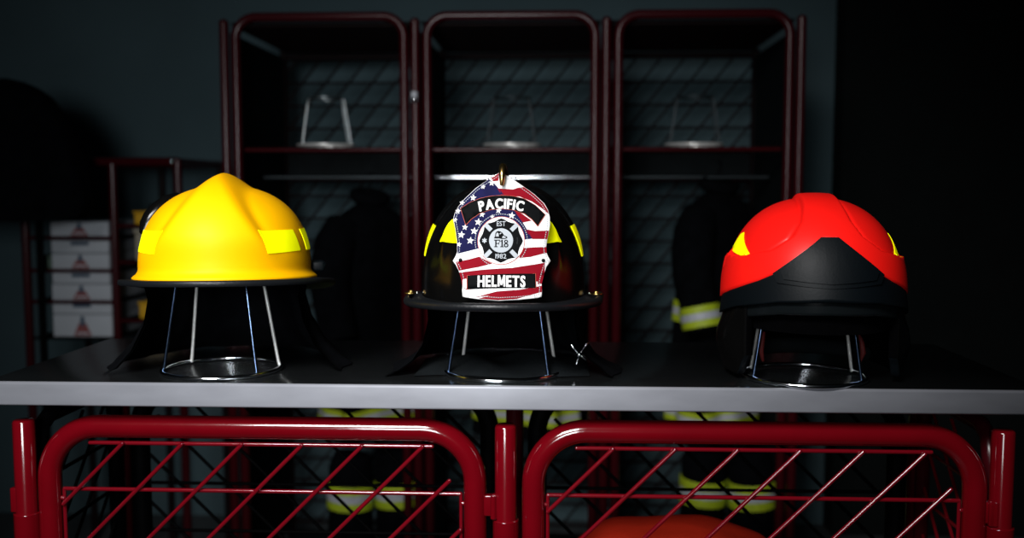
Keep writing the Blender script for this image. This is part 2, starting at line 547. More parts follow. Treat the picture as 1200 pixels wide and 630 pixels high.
# ------------------------------------------------------------------ yellow helmet
def yellow_helmet():
    t = thing('fire_helmet', 'yellow domed fire helmet with lime patches and black brim, on the left', 'helmet', (-.4285, .115, 0), R(9))
    A, B, H, E, ZB = .1215, .150, .118, 2.25, .1530

    def tilt(az):                       # the rim rises at the front and droops behind
        return .010 * math.cos(az) - .005 - (.012 * sst(-.2, -1, math.cos(az)))

    def disp(x, y, zf, az):
        w = .014 + .084 * (1 - zf) ** 1.05
        amp = (.0055 + .0135 * zf ** 1.5) * sst(.06, .42, zf)
        u = abs(x)
        soft = .010 + .010 * zf ** 3
        d = amp * (1 - sst(w - soft, w + soft * 1.35, u))
        d -= .0025 * sst(.1, .5, zf) * (1 - zf) * math.exp(-((u - w - .012) / .008) ** 2)
        return d

    def P(az, z, off):
        p = dome(A, B, H, E, az, ZB + z, ZB, disp, off)
        k = (1 - max(0, z) / H) ** 3
        p.z += tilt(az) * k
        return p
    mb = MB()
    flare = [(.0085, -.0125), (.0090, -.0108), (.0072, -.0088), (.0036, -.0062), (.0012, -.003)]

    def fn(u, v):
        az = 2 * PI * u
        j = v * (len(flare) + 64)
        if j < len(flare) - .5:
            o, dz = flare[int(round(j))]
            p = P(az, 0, 0)
            n = Vector((math.sin(az), -math.cos(az), 0))
            return p + n * o + Vector((0, 0, dz))
        return P(az, phi_z((j - len(flare)) / 64, H, E) * .9999, 0)
    mb.grid(fn, 168, len(flare) + 64, M['yellow'], wrap=True)
    mb.build('shell', t)
    # dark lining
    mb = MB()
    mb.grid(lambda u, v: dome(A - .006, B - .006, H - .004, E, 2 * PI * u, ZB - .005 + phi_z(v, H - .004, E) * .999, ZB - .005), 64, 24, M['liner'], wrap=True)
    mb.build('liner', t)
    # black brim
    mb = MB()

    def brim(az):
        c = math.cos(az)
        return .0155 + .013 * (1 - c * c) + .040 * sst(.1, -1, c)
    sec = [(-.012, -.0135), (.0, -.0128), (.6, -.0128), (.96, -.0125), (1.0, -.0155), (.99, -.0195), (.93, -.0205), (.5, -.0200), (-.012, -.0195)]

    def bf(u, v):
        az = 2 * PI * u
        k, dz = sec[int(round(v * (len(sec) - 1)))]
        o = brim(az)
        q = k * o if k > 0 else k
        p = P(az, 0, 0)
        droop = -.010 * max(0, k) * sst(.35, -.8, math.cos(az))
        return p + Vector((math.sin(az), -math.cos(az), 0)) * q + Vector((0, 0, dz + droop))
    mb.grid(bf, 128, len(sec) - 1, M['rubber'], wrap=True)
    mb.build('brim', t)
    # patches (azimuth, height) on the shell
    for s in (-1, 1):
        for poly in ([(33, .055), (66, .055), (69, .026), (38, .023)], [(77, .055), (104, .055), (106, .026), (80, .026)],
                     [(118, .055), (146, .055), (146, .026), (118, .026)]):
            mb = MB()
            pl = [(R(s * a), z) for a, z in poly]
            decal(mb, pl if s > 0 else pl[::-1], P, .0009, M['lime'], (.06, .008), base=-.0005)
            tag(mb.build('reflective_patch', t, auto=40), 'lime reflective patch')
    # brim clip and rear fitting
    mb = MB(); mb.box((.1300, .020, ZB - .003), (.020, .026, .017), M['matte_black'], rz=R(10), bevel=.005); mb.ball((.136, .016, ZB - .002), .0075, M['matte_black'])
    mb.build('clip', t)
    mb = MB()
    mb.tube([P(R(a), z, .004) for a, z in ((-90, .050), (-92, .058), (-94, .068), (-97, .079), (-101, .090), (-108, .098))], [.007, .0115, .0135, .0135, .012, .007], M['gloss_black'], n=20, round_caps=True)
    mb.build('goggle_holder', t)
    curtain(t, A - .004, B - .004, ZB - .012, (R(76), R(284)), [(0, .0), (.25, -.006), (.5, .002), (.75, .020), (.92, .042), (1, .058)], .0045, 3)
    return t


yellow_helmet()


# ------------------------------------------------------------------ front shield of the black helmet
KS = 1 / 3430.


def glyphs(text, size, bold, sx=1.):
    """flat triangles of lettering, one list per letter: (verts2d, faces, advance)"""
    out = []
    for ch in text:
        cu = bpy.data.curves.new('lettering', 'FONT')
        cu.body = ch; cu.size = size; cu.offset = bold * (.15 if ch == 'M' else 1); cu.resolution_u = 4
        ob = bpy.data.objects.new('lettering', cu)
        COL.objects.link(ob)
        dg = bpy.context.evaluated_depsgraph_get()
        me = bpy.data.meshes.new_from_object(ob.evaluated_get(dg))
        vs = [(v.co.x * sx, v.co.y) for v in me.vertices]
        fs = [tuple(p.vertices) for p in me.polygons]
        bpy.data.objects.remove(ob); bpy.data.curves.remove(cu); bpy.data.meshes.remove(me)
        lo = min(v[0] for v in vs); hi = max(v[0] for v in vs)
        if ch == 'M' and bold > 1:      # heavy condensed M
            k = size / 66
            vs = [(x * k, y * k) for x, y in ((0, 0), (8, 0), (8, 48), (0, 48), (36, 0), (44, 0), (44, 48), (36, 48), (0, 48), (10, 48), (26, 6), (18, 6), (44, 48), (34, 48), (18, 6), (26, 6))]
            fs = [(0, 1, 2, 3), (4, 5, 6, 7), (8, 11, 10, 9), (12, 13, 14, 15)]
            lo, hi = 0, 44 * k
        out.append(([(x - lo, y) for x, y in vs], fs, hi - lo))
    return out


def shield(parent):
    tilt = R(14)

    def S(a, b, off=0.):
        """shield drawing units -> helmet space, gently bowed around the shell"""
        u = (a - 246) * KS; v = (350 - b) * KS * 1.03
        y = 2.6 * u * u - off
        p = Vector((u, y, v))
        p.rotate(Matrix.Rotation(-tilt, 3, 'X'))
        return p + Vector((.0035, -.141, .1985))
    L = .00028
    outline = [(240, 42), (280, 62), (335, 98), (395, 138), (440, 176), (458, 205), (467, 238), (468, 270), (463, 300), (456, 335), (451, 370), (453, 398), (461, 416), (471, 432),
               (452, 460), (442, 490), (431, 535), (433, 565), (431, 592), (415, 598), (330, 609), (240, 614), (150, 607), (92, 598), (77, 594), (74, 565), (76, 545),
               (66, 505), (56, 478), (42, 452), (28, 434), (40, 415), (48, 395), (46, 350), (38, 300), (26, 248), (32, 222), (50, 190), (78, 158), (130, 112), (195, 70)]
    outline = outline[::-1]
    st = (22, 30)
    mb = MB()
    decal(mb, outline, S, 0, M['white'], st, base=-.004)
    vs, fs, be = poly_grid(outline, st)
    mb.add([S(a, b, -.004) for a, b in vs], fs, M['ink'])

    def reg(poly, k, material):
        decal(mb, poly, S, L * k, material, st)
    blue = [(190, 74), (205, 84), (245, 128), (300, 205), (345, 268), (388, 338), (300, 352), (200, 372), (100, 394), (50, 404), (47, 350), (39, 300), (28, 248), (34, 222), (52, 190), (80, 159), (131, 114)]
    reg(blue, 1, M['flag_blue'])
    reds = [
        [(200, 70), (236, 46), (232, 82), (206, 84)],
        [(228, 116), (300, 120), (322, 112), (348, 108), (396, 141), (438, 178), (456, 206), (462, 224), (430, 200), (385, 172), (330, 152), (250, 150)],
        [(296, 204), (340, 228), (385, 258), (345, 268)],
        [(352, 296), (400, 304), (462, 298), (455, 337), (388, 340)],
        [(340, 382), (400, 376), (451, 372), (453, 398), (380, 420), (330, 426)],
        [(42, 440), (100, 432), (150, 420), (210, 452), (150, 466), (58, 480)],
        [(60, 488), (170, 478), (300, 470), (400, 452), (446, 442), (444, 486), (432, 530), (240, 505), (70, 520)],
        [(70, 520), (95, 495), (97, 565), (76, 556)],
        [(413, 490), (444, 486), (432, 535), (414, 540)],
        [(200, 592), (280, 578), (432, 560), (432, 572), (380, 588), (320, 606), (240, 612), (150, 605)],
        [(232, 574), (330, 566), (432, 545), (433, 560), (280, 580), (200, 592), (130, 600)],
    ]
    for p in reds:
        reg(p, 1, M['flag_red'])
    reg([(76, 520), (93, 516), (95, 560), (76, 556)], 1.5, M['white'])
    for cx, cy, r in ((203, 92, 15), (163, 108, 12), (118, 156, 16), (66, 176, 13), (48, 213, 14), (36, 252, 12), (82, 287, 15), (143, 266, 18), (125, 306, 18), (66, 320, 18),
                      (108, 348, 18), (56, 362, 13), (160, 232, 15), (235, 216, 15), (295, 238, 17), (207, 243, 10), (96, 240, 0)):
        if not r: continue
        pts = []
        for k in range(10):
            q = r if k % 2 == 0 else r * .42
            a = R(-90 + 36 * k + 8)
            pts.append((cx + q * math.cos(a), cy + q * math.sin(a)))
        decal(mb, pts[::-1], S, L * 2, M['white'], (50, 50))

    def dashes(path, material, k, w=1.6, on=5.5, gap=4.5, closed=False):
        pts = path + (path[:1] if closed else [])
        d = 0.
        for (x0, y0), (x1, y1) in zip(pts, pts[1:]):
            l = math.hypot(x1 - x0, y1 - y0)
            if l < 1e-6: continue
            ux, uy = (x1 - x0) / l, (y1 - y0) / l
            s = -d
            while s < l:
                a, b = max(0, s), min(l, s + on)
                if b - a > .8:
                    q = [(x0 + ux * a - uy * w, y0 + uy * a + ux * w), (x0 + ux * b - uy * w, y0 + uy * b + ux * w),
                         (x0 + ux * b + uy * w, y0 + uy * b - ux * w), (x0 + ux * a + uy * w, y0 + uy * a - ux * w)]
                    mb.add([S(p, r_, L * k) for p, r_ in q], [(0, 1, 2, 3)], material)
                s += on + gap
            d = l - (s - on - gap) if s > l else 0
            d = max(0, (on + gap) - (s - l))
    cx, cy = 246, 340
    ins = [(cx + (x - cx) * .945, cy + (y - cy) * .955) for x, y in outline]
    dashes(ins, M['silver_ink'], 3, closed=True)
    for s in (1,):
        circ = [(248 + 118 * math.cos(R(a)), 350 + 118 * math.sin(R(a))) for a in range(0, 360, 6)]
        dashes(circ, M['silver_ink'], 3, closed=True)
    o = mb.build('front_shield', parent)
    tag(o, 'flag patterned leather front shield')

    def letters(m2, gl, cx, cy, width, k, material, arc=0., gap=.1, height=1.):
        tot = sum(g[2] for g in gl); avg = tot / len(gl)
        full = tot + avg * gap * (len(gl) - 1)
        sc = width / full
        x = -full / 2
        for vs_, fs_, adv in gl:
            mid = (x + adv / 2) * sc
            ang = arc * mid
            pts = []
            for px, py in vs_:
                lx = (px - adv / 2) * sc; ly = py * height
                if arc:
                    rx = lx * math.cos(ang) + ly * math.sin(ang); ry = -lx * math.sin(ang) + ly * math.cos(ang)
                    pts.append((cx + math.sin(ang) / arc + rx, cy + (1 - math.cos(ang)) / arc - ry))
                else:
                    pts.append((cx + mid + lx, cy - ly))
            m2.add([S(p, q, L * k) for p, q in pts], fs_, material, smooth=False)
            x += adv + avg * gap

    # upper banner
    up = [(60, 202), (100, 178), (150, 160), (200, 151), (250, 148), (300, 151), (350, 161), (400, 188), (446, 228), (412, 282), (385, 252), (350, 228), (300, 213), (250, 208), (200, 212), (150, 228), (112, 252), (86, 278)]
    dn = [(97, 503), (404, 493), (406, 556), (98, 563)]
    for nm, poly, inn in (('upper_banner', up, .95), ('lower_banner', dn, .97)):
        m2 = MB()
        mx = sum(p[0] for p in poly) / len(poly); my = sum(p[1] for p in poly) / len(poly)
        decal(m2, poly[::-1], S, L * 4, M['ink'], st, base=0.)
        edge = poly + poly[:1]
        for (x0, y0), (x1, y1) in zip(edge, edge[1:]):
            m2.tube([S(x0, y0, L * 3), S(x1, y1, L * 3)], .00042, M['orange_line'], n=6)
        if nm == 'upper_banner':
            for dx in (-1.3, 0, 1.3):
                letters(m2, glyphs('PACIFIC', 62, 1.6), 247 + dx, 207, 196, 5.2 + dx * .03, M['white'], arc=1 / 420., gap=.24, height=1.0)
        else:
            for dx in (-1.2, 0, 1.2):
                letters(m2, glyphs('HELMETS', 66, 1.6), 252 + dx, 553, 212, 5.2 + dx * .03, M['white'], gap=.24, height=1.04)
        tag(m2.build(nm, o), 'black banner reading PACIFIC' if nm == 'upper_banner' else 'black banner reading HELMETS')
    # round emblem
    m2 = MB()
    C = (248, 350)
    q = 3.938 / 7.875

    def E_(x, y): return (C[0] + x * q, C[1] - y * q)

    def epoly(pts, k, material, s=(20, 20)):
        pp = [E_(x, y) for x, y in pts]
        ar = sum(a[0] * b[1] - b[0] * a[1] for a, b in zip(pp, pp[1:] + pp[:1]))
        decal(m2, pp if ar < 0 else pp[::-1], S, L * k, material, s)

    def circle(r, n=48): return [(r * math.cos(2 * PI * k / n), r * math.sin(2 * PI * k / n)) for k in range(n)]
    epoly(circle(214), 2.6, M['orange_line'])
    epoly(circle(209), 3.3, M['white'])
    arm = [(-128, 153), (-95, 157), (-60, 168), (-25, 188), (0, 197), (25, 188), (60, 168), (95, 157), (128, 153)]
    cross = []
    for k in range(4):
        c, s = math.cos(-PI / 2 * k), math.sin(-PI / 2 * k)
        cross += [(x * c - y * s, x * s + y * c) for x, y in arm]
        cross += [((118) * c - (118) * s, (118) * s + 118 * c)]
    epoly(cross, 4.2, M['ink'])
    for k in range(4):
        a = R(45 + 90 * k); c, s = math.cos(a), math.sin(a)
        epoly([(x * c - y * s, x * s + y * c) for x, y in ((128, -19), (208, -19), (208, 19), (128, 19))], 5.1, M['silver_ink'])
    epoly(circle(108), 5.1, M['silver_ink'])
    # small mark on the left arm and a faint one on the right arm
    for k in range(3):
        a = R(60 * k + 30); c, s = math.cos(a), math.sin(a)
        epoly([(-150 + x * c - y * s, x * s + y * c) for x, y in ((-22, -5), (22, -5), (22, 5), (-22, 5))], 5.1, M['grey_ink'])
    epoly([(138, -30), (150, -30), (153, 0), (150, 30), (140, 30), (143, 0)], 5.1, M['matte_black'])
    # serif characters F 1 8
    def rect(x0, y0, x1, y1, material=M['ink']): epoly([(x0, y0), (x1, y0), (x1, y1), (x0, y1)], 6, material)
    rect(-52, -60, -40, 4); rect(-62, -60, -28, -53); rect(-62, -2, -10, 6); rect(-16, -16, -9, 6); rect(-42, -31, -20, -24); rect(-23, -37, -17, -18)
    rect(4, -60, 16, 4); rect(-6, -60, 26, -53); epoly([(-6, -6), (4, 0), (4, 6), (14, 6), (4, -8), (-6, -11)], 6, M['ink'])
    for cy_, ro, ri in ((-10, 17, 8), (-43, 20, 10)):
        n = 24
        for k in range(n):
            a0, a1 = 2 * PI * k / n, 2 * PI * (k + 1) / n
            m2.add([S(*E_(46 + rr * math.cos(a) * 1.05, cy_ + rr * math.sin(a) * .95), L * 6) for rr, a in ((ri, a0), (ro, a0), (ro, a1), (ri, a1))], [(0, 1, 2, 3)], M['ink'])
    # helmet pictogram
    epoly([(-62, 18), (-62, 28), (-54, 32), (-52, 60), (-44, 76), (-26, 84), (-6, 80), (14, 66), (28, 44), (54, 34), (58, 24), (40, 14), (10, 12), (-20, 18)], 6, M['ink'])
    epoly([(-46, 34), (-44, 58), (-34, 70), (-22, 60), (-20, 34)], 6.9, M['silver_ink'])
    epoly([(8, 22), (18, 40), (30, 36), (46, 26), (34, 20)], 6.9, M['silver_ink'])
    epoly([(-14, 60), (-2, 68), (4, 62), (-10, 52)], 6.9, M['grey_ink'])
    for txt, y, w, h in (('EST', 128, 80, 46), ('1982', -160, 98, 44)):
        gl = glyphs(txt, h * q * 1.35, .35)
        letters(m2, gl, *E_(0, y), w * q, 5.4, M['silver_ink'], gap=.14)
    tag(m2.build('round_emblem', o), 'round emblem with black cross, EST 1982 and F18')
    for a in (64, 438):
        m2 = MB()
        m2.ball(S(a, 433, .0006), .0026, M['gloss_black'])
        m2.build('rivet', o)


# ------------------------------------------------------------------ black helmet
def black_helmet():
    t = thing('fire_helmet', 'black traditional wide brimmed fire helmet with flag shield, in the middle', 'helmet', (-.0195, .115, 0))
    A, B, H, E, ZB = .1185, .142, .161, 2.25, .113

    def disp(x, y, zf, az):
        return .004 * sst(.15, .6, zf) * math.exp(-(((az + PI / 8) % (PI / 4) - PI / 8) / .06) ** 2)

    def P(az, z, off): return dome(A, B, H, E, az, ZB + z, ZB, disp, off)
    mb = MB()
    mb.grid(lambda u, v: P(2 * PI * u, phi_z(v, H, E) * .9999, 0), 192, 64, M['gloss_black'], wrap=True)
    mb.build('shell', t)
    mb = MB()
    mb.grid(lambda u, v: dome(A - .006, B - .006, H - .01, E, 2 * PI * u, ZB - .004 + phi_z(v, H - .01, E) * .999, ZB - .004), 64, 20, M['liner'], wrap=True)
    mb.build('liner', t)
    # wide brim with a rolled edge
    mb = MB()
    sec = [(-.01, .001)] + [(.02 + .16 * k, .0015 - .0035 * math.sin(PI * .16 * k)) for k in range(6)]
    edge = [(math.cos(a), math.sin(a)) for a in [R(130 - 32 * k) for k in range(9)]]

    def bw(az):
        c = math.cos(az)
        return .0255 + .016 * c * c + (.045 * sst(0, -1, c))

    def bz(az):
        c = math.cos(az)
        return -.006 + .009 * max(0, c) ** 2 - .018 * sst(-.2, -1, c)
    n1 = len(sec); n2 = len(edge)

    def bf(u, v):
        az = 2 * PI * u
        j = int(round(v * (n1 + n2)))
        w = bw(az)
        if j < n1: o, dz = sec[j][0] * w if j else sec[j][0], sec[j][1]
        elif j < n1 + n2:
            e = edge[j - n1]; o, dz = w - .005 + .0056 * e[0], -.001 + .0056 * e[1]
        else: o, dz = -.01, -.004
        x, y = (A + o) * math.sin(az), -(B + o) * math.cos(az)
        fl = max(0, o / w)
        return (x, y, ZB + dz + bz(az) * fl)
    mb.grid(bf, 160, n1 + n2, M['rubber'], wrap=True)
    mb.build('brim', t)
    for s in (-1, 1):
        for poly in ([(14, .109), (43, .109), (51, .080), (14, .080)], [(80, .100), (104, .100), (108, .056), (85, .056)], [(122, .108), (150, .108), (152, .07), (122, .07)]):
            mb = MB()
            pl = [(R(s * a), z) for a, z in poly]
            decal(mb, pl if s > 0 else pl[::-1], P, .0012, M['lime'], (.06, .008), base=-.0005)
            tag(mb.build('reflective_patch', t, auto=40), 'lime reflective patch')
        # brass bolt and ring on the brim
        mb = MB()
        x = s * (A + .016)
        mb.ball((x, -.01, ZB + .0035), .0036, M['brass'])
        mb.ball((x - s * .010, -.018, ZB + .003), .0022, M['chrome'])
        mb.tube([(x + s * .001 + .0075 * math.cos(k * PI / 8), -.012 + .0075 * math.sin(k * PI / 8), ZB + .002) for k in range(16)], .0013, M['brass'], closed=True, n=8)
        tag(mb.build('bolt', t), 'brass bolt')
    # brass hook over the shield tip
    mb = MB()
    mb.tube([(.0055, -.015, .272), (.0055, -.050, .282), (.0055, -.080, .290), (.0055, -.105, .2955), (.0053, -.121, .2955), (.005, -.1285, .290), (.0048, -.1308, .281), (.0046, -.1305, .272)],
            [.0052, .0050, .0048, .0046, .0046, .0044, .0040, .0028], M['brass'], n=14, round_caps=True)
    tag(mb.build('shield_hook', t), 'brass hook')
    shield(t)
    curtain(t, A - .006, B - .006, ZB - .002, (R(72), R(288)), [(0, 0), (.3, -.002), (.6, .004), (.80, .018), (.93, .040), (1, .056)], .005, 11)
    # loose cloth lying in front inside the stand
    mb = MB()

    def lump(u, v):
        x = -.125 + .25 * u; y = -.055 + .15 * v
        h = .018 * math.sin(PI * v) ** .7 * (math.sin(PI * u) ** .6) * (1 + .35 * math.sin(u * 9 + 2 * v) + .25 * math.sin(u * 17 + 5 * v))
        return (x, y + .01 * math.sin(u * 8), .0012 + max(0, h))
    mb.grid(lump, 80, 30, M['cloth_grey'])
    mb.build('neck_flap', t)
    # shiny buckle on the right side
    mb = MB()
    bx, by, bz_ = .110, -.030, .030
    mb.tube([(bx - .012, by, bz_ + .014), (bx, by - .004, bz_), (bx + .012, by, bz_ + .016)], .0018, M['chrome'], n=8)
    mb.tube([(bx - .004, by, bz_ - .016), (bx, by - .004, bz_), (bx + .010, by - .002, bz_ - .008)], .0018, M['chrome'], n=8)
    mb.ball((bx, by - .004, bz_), .004, M['chrome'])
    tag(mb.build('buckle', t), 'chrome buckle')


black_helmet()


# ------------------------------------------------------------------ red helmet
def red_helmet():
    t = thing('fire_helmet', 'red modern jet style fire helmet with black brow and open face, on the right', 'helmet', (.4245, .115, 0), R(-5))
    A, B, H, E, ZB = .1215, .148, .142, 2.3, .112
    WT = [(0, .30), (.36, .20), (.42, .105), (.50, .068), (.62, .044), (.76, .031), (.9, .025), (1, .023)]

    def disp(x, y, zf, az):
        u = abs(x)
        w = lerp(WT, zf)
        if math.cos(az) < 0: w = max(w * .8, .022)
        amp = .0065
        d = amp * (1 - sst(w - .003, w + .0045, u))
        d -= .0018 * math.exp(-((u - w - .004) / .0028) ** 2) * (1 if zf > .3 else 0)
        return d

    def P(az, z, off):
        if z >= ZB: return dome(A, B, H, E, az, z, ZB, disp, off)
        k = .0065 + off - .012 * (ZB - z)
        return Vector(((A + k) * math.sin(az), -(B + k) * math.cos(az), z))
    zb = [(0, .199), (5, .199), (33, .153), (44, .142), (60, .130), (78, .118), (95, .108), (180, .104)]
    zl = [(0, .120), (30, .117), (60, .105), (90, .086), (180, .080)]

    def sym(tab, az):
        d = abs(math.degrees(az)) % 360
        return lerp(tab, min(d, 360 - d))
    mb = MB()

    def red(u, v):
        az = 2 * PI * u - PI
        z0 = sym(zb, az)
        if v < .04:
            return P(az, z0, -.003)
        q = (v - .04) / .96
        if z0 < ZB:
            if q < .12:
                return P(az, z0 + (ZB - z0) * q / .12, 0)
            return P(az, ZB + phi_z((q - .12) / .88, H, E) * .9999, 0)
        f0 = math.asin(max(0, min(1, ((z0 - ZB) / H) ** (E / 2)))) * 2 / PI
        f = f0 + (1 - f0) * q
        return P(az, ZB + phi_z(f, H, E) * .9999, 0)
    mb.grid(red, 240, 84, M['red_shell'], wrap=True)
    mb.build('shell', t)
    # black brow band under the red shell
    mb = MB()

    def band(off):
        def fn(u, v):
            az = 2 * PI * u - PI
            z0, z1 = sym(zl, az), sym(zb, az) + .004
            return P(az, z0 + (z1 - z0) * v, off - .0022 + (.0035 * (1 - v) if v < .99 else 0))
        return fn
    mb.grid(band(0), 160, 16, M['matte_black'], wrap=True)

    def lip(u, v):
        az = 2 * PI * u - PI
        return P(az, sym(zl, az) + .001 * math.sin(PI * v), .0013 - .012 * v)
    mb.grid(lip, 160, 4, M['matte_black'], wrap=True)
    mb.build('brow_band', t)
    # raised centre plate
    mb = MB()
    pl = [(R(-34), .153), (R(-31), .142), (R(-15), .139), (0, .137), (R(15), .139), (R(31), .142), (R(34), .153), (R(6), .1985), (R(-6), .1985)]
    cx, cz = 0, .165
    decal(mb, pl, P, .0022, M['matte_black'], (.06, .008), base=-.004)
    pin = [(a * .86, cz + (z - cz) * .86 + .0015) for a, z in pl]
    decal(mb, pin, P, .0044, M['matte_black'], (.06, .008), base=.0015)
    tag(mb.build('front_plate', t, auto=35), 'matte black angular plate')
    # ear and neck shell
    mb = MB()

    def ear(off):
        def fn(u, v):
            az = R(54) + (R(306) - R(54)) * u
            e = min(u, 1 - u) * 252
            d = math.degrees(az); d = min(d, 360 - d)
            z1 = sym(zl, az) + .003
            z0 = .008 + .030 * (1 - sst(0, 10, e)) + .018 * sst(110, 180, d)
            z = z0 + (z1 - z0) * v
            p = P(az, z, off - .004 + .010 * math.sin(PI * (1 - v)) ** 1.5 * sst(0, 22, e))
            return p
        return fn
    mb.grid(ear(0), 110, 24, M['gloss_black'])
    mb.grid(ear(-.012), 110, 24, M['liner'], flip=True)
    for u in (0, 1):
        mb.grid(lambda a, v, u=u: Vector(ear(-.012 * a)(u, v)), 3, 24, M['liner'])
    mb.grid(lambda u, a: Vector(ear(-.012 * a)(u, 0)), 110, 3, M['matte_black'])
    mb.build('ear_shell', t)
    # visor edge under the brow
    mb = MB()

    def vis(off):
        def fn(u, v):
            az = R(-84) + R(168) * u
            z1 = sym(zl, az) + .006
            z0 = sym(zl, az) - .0175 + .003 * abs(math.degrees(az)) / 84
            return P(az, z0 + (z1 - z0) * v, -.006 + off)
        return fn
    mb.grid(vis(0), 90, 6, M['visor'])
    mb.grid(vis(-.003), 90, 6, M['visor'], flip=True)
    mb.grid(lambda u, a: Vector(vis(-.003 * a)(u, 0)), 90, 2, M['visor'])
    tag(mb.build('visor', t), 'smoky visor')
    # lining
    mb = MB()
    mb.grid(lambda u, v: dome(A - .012, B - .014, H + .02, E, 2 * PI * u, .075 + phi_z(v, H + .02, E) * .999, .075), 64, 24, M['liner'], wrap=True)
    mb.build('liner', t)
    for s in (-1, 1):
        mb = MB()
        pl = [(R(s * a), z) for a, z in ((86, .201), (80, .204), (58, .177), (62, .172), (92, .178))]
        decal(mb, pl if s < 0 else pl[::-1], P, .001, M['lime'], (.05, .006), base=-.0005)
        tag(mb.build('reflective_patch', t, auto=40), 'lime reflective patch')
    for s in (-1, 1):
        mb = MB()
        mb.tube([(s * .066, -.010, .060), (s * .069, -.016, .048), (s * .071, -.018, .034), (s * .067, -.012, .018)], [.002, .0035, .004, .002], M['red_strap'], n=8)
        tag(mb.build('chin_strap', t), 'red strap')
    # bottom cushion seen through the face opening
    mb = MB()
    mb.tube([(.095 * math.sin(R(a)), -.115 * math.cos(R(a)), .022) for a in range(115, 247, 6)], .012, M['cloth_grey'], n=12, round_caps=True)
    mb.build('neck_pad', t)


red_helmet()


# ------------------------------------------------------------------ gear lockers behind
LY0, LY1 = 1.55, 2.15
posts = [-.908, -.350, .201, .752]
ZTOP = .757


def locker(i, label):
    x0, x1 = posts[i], posts[i + 1]
    t = thing('gear_locker', label, 'locker', (x0, LY0, 0), 0, 'row of red wire gear lockers')
    W = x1 - x0
    D = LY1 - LY0
    # rounded front frame
    mb = MB()
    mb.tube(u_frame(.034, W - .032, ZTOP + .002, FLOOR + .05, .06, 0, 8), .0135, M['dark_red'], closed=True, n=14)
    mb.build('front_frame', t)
    for px in ([0] if i < 2 else [0, W]):
        mb = MB()
        mb.tube([(px, 0, ZTOP - .012), (px, 0, FLOOR + .012)], .0135, M['dark_red'], n=14, round_caps=True)
        mb.build('post', t)
    for px in ([.008] if i < 2 else [.008, W - .008]):
        mb = MB()
        mb.tube([(px, D, ZTOP - .02), (px, D, FLOOR + .012)], .0135, M['shaded_dark_rod'], n=10, round_caps=True)  # rear posts darkened, shade put into the colour
        mb.build('post', t)
    # solid side sheets and mesh roof
    for px in ([.012] if i < 2 else [.012, W - .012]):
        mb = MB(); mb.box((px, D / 2, (ZTOP - .04 + FLOOR + .1) / 2), (.004, D - .04, ZTOP - FLOOR - .14), M['sheet'])
        mb.build('side_panel', t)
    mb = MB()
    for k in range(14):
        y = .02 + (D - .04) * k / 13
        mb.tube([(.02, y, ZTOP - .02), (W - .02, y, ZTOP - .02)], .004, M['shaded_dark_rod'], n=6)
    mb.box((W / 2, D / 2, ZTOP - .012), (W - .03, D - .03, .004), M['sheet'])
    mb.build('roof_panel', t)
    # back wire grid
    mb = MB()
    mb.tube([(.02, D, .722), (W - .01, D, .722)], .012, M['shaded_dark_rod'], n=10)
    for k in range(22):
        z = .632 - .079 * k
        if z > FLOOR + .1:
            mb.tube([(.02, D, z), (W - .01, D, z)], .0045, M['shaded_dark_rod'], n=6)
    poly = [(.02, FLOOR + .1), (W - .01, FLOOR + .1), (W - .01, .71), (.02, .71)]
    for k in range(-2, 26):
        x = .05 + .083 * k
        s = clip_seg((x, .71), (x - 1.8 * .82, .71 - 1.8), poly)
        if s:
            (a, za), (b, zb) = s
            mb.tube([(a, D + .008, za), (b, D + .008, zb)], .0042, M['shaded_dark_rod'], n=6)
    mb.build('back_panel', t)
    # shelf tray: wire deck, front bar, dark backing
    mb = MB()
    mb.tube([(.045, .03, .378), (W - .045, .03, .378)], .0065, M['dark_red'], n=8)
    mb.tube([(.025, D - .03, .395), (W - .025, D - .03, .395)], .0065, M['dark_red'], n=8)
    for k in range(15):
        x = .05 + (W - .1) * k / 14
        mb.tube([(x, .03, .385), (x, D - .03, .395)], .0025, M['shaded_dark_rod'], n=6)
    mb.box((W / 2, D - .02, .352), (W - .05, .006, .10), M['sheet'])
    mb.tube([(.025, D - .03, .298), (W - .025, D - .03, .298)], .008, M['dark_red'], n=8)
    mb.build('shelf', t)
    mb = MB()
    mb.tube([(.02, .30, .300), (W - .02, .30, .300)], .0080, M['chrome' if i == 1 else 'steel_shaded'], n=20)  # outer rails in darkened steel, standing in for the missing highlight
    tag(mb.build('hanging_rail', t), 'steel hanging rail')
    mb = MB(); mb.box((W / 2, D / 2, FLOOR + .07), (W - .06, D - .04, .02), M['sheet']); mb.build('base', t)
    return t


locker(0, 'leftmost red tubular wire gear locker behind the yellow helmet')
L2 = locker(1, 'middle red tubular wire gear locker behind the black helmet')
L3 = locker(2, 'rightmost red tubular wire gear locker behind the red helmet')
# small catch on the post between the first two lockers
mb = MB(); mb.box((0, -.021, .528), (.018, .014, .030), M['silver_tape'], bevel=.004); mb.ball((0, -.030, .520), .008, M['chrome'])
tag(mb.build('latch', L2), 'small bright metal latch')
for i, lab in enumerate(('empty wire helmet stand on the shelf of the leftmost locker', 'empty wire helmet stand on the shelf of the middle locker', 'empty wire helmet stand on the shelf of the rightmost locker')):
    s = make_stand(25 if i == 0 else 5, lab, ((-.640, -.075, .470)[i], LY0 + .115, .3915), 'stands on the locker shelves', 'steel_half_lit' if i == 0 else 'steel_shaded')  # leftmost stand toned brighter, the others darkened as if unlit


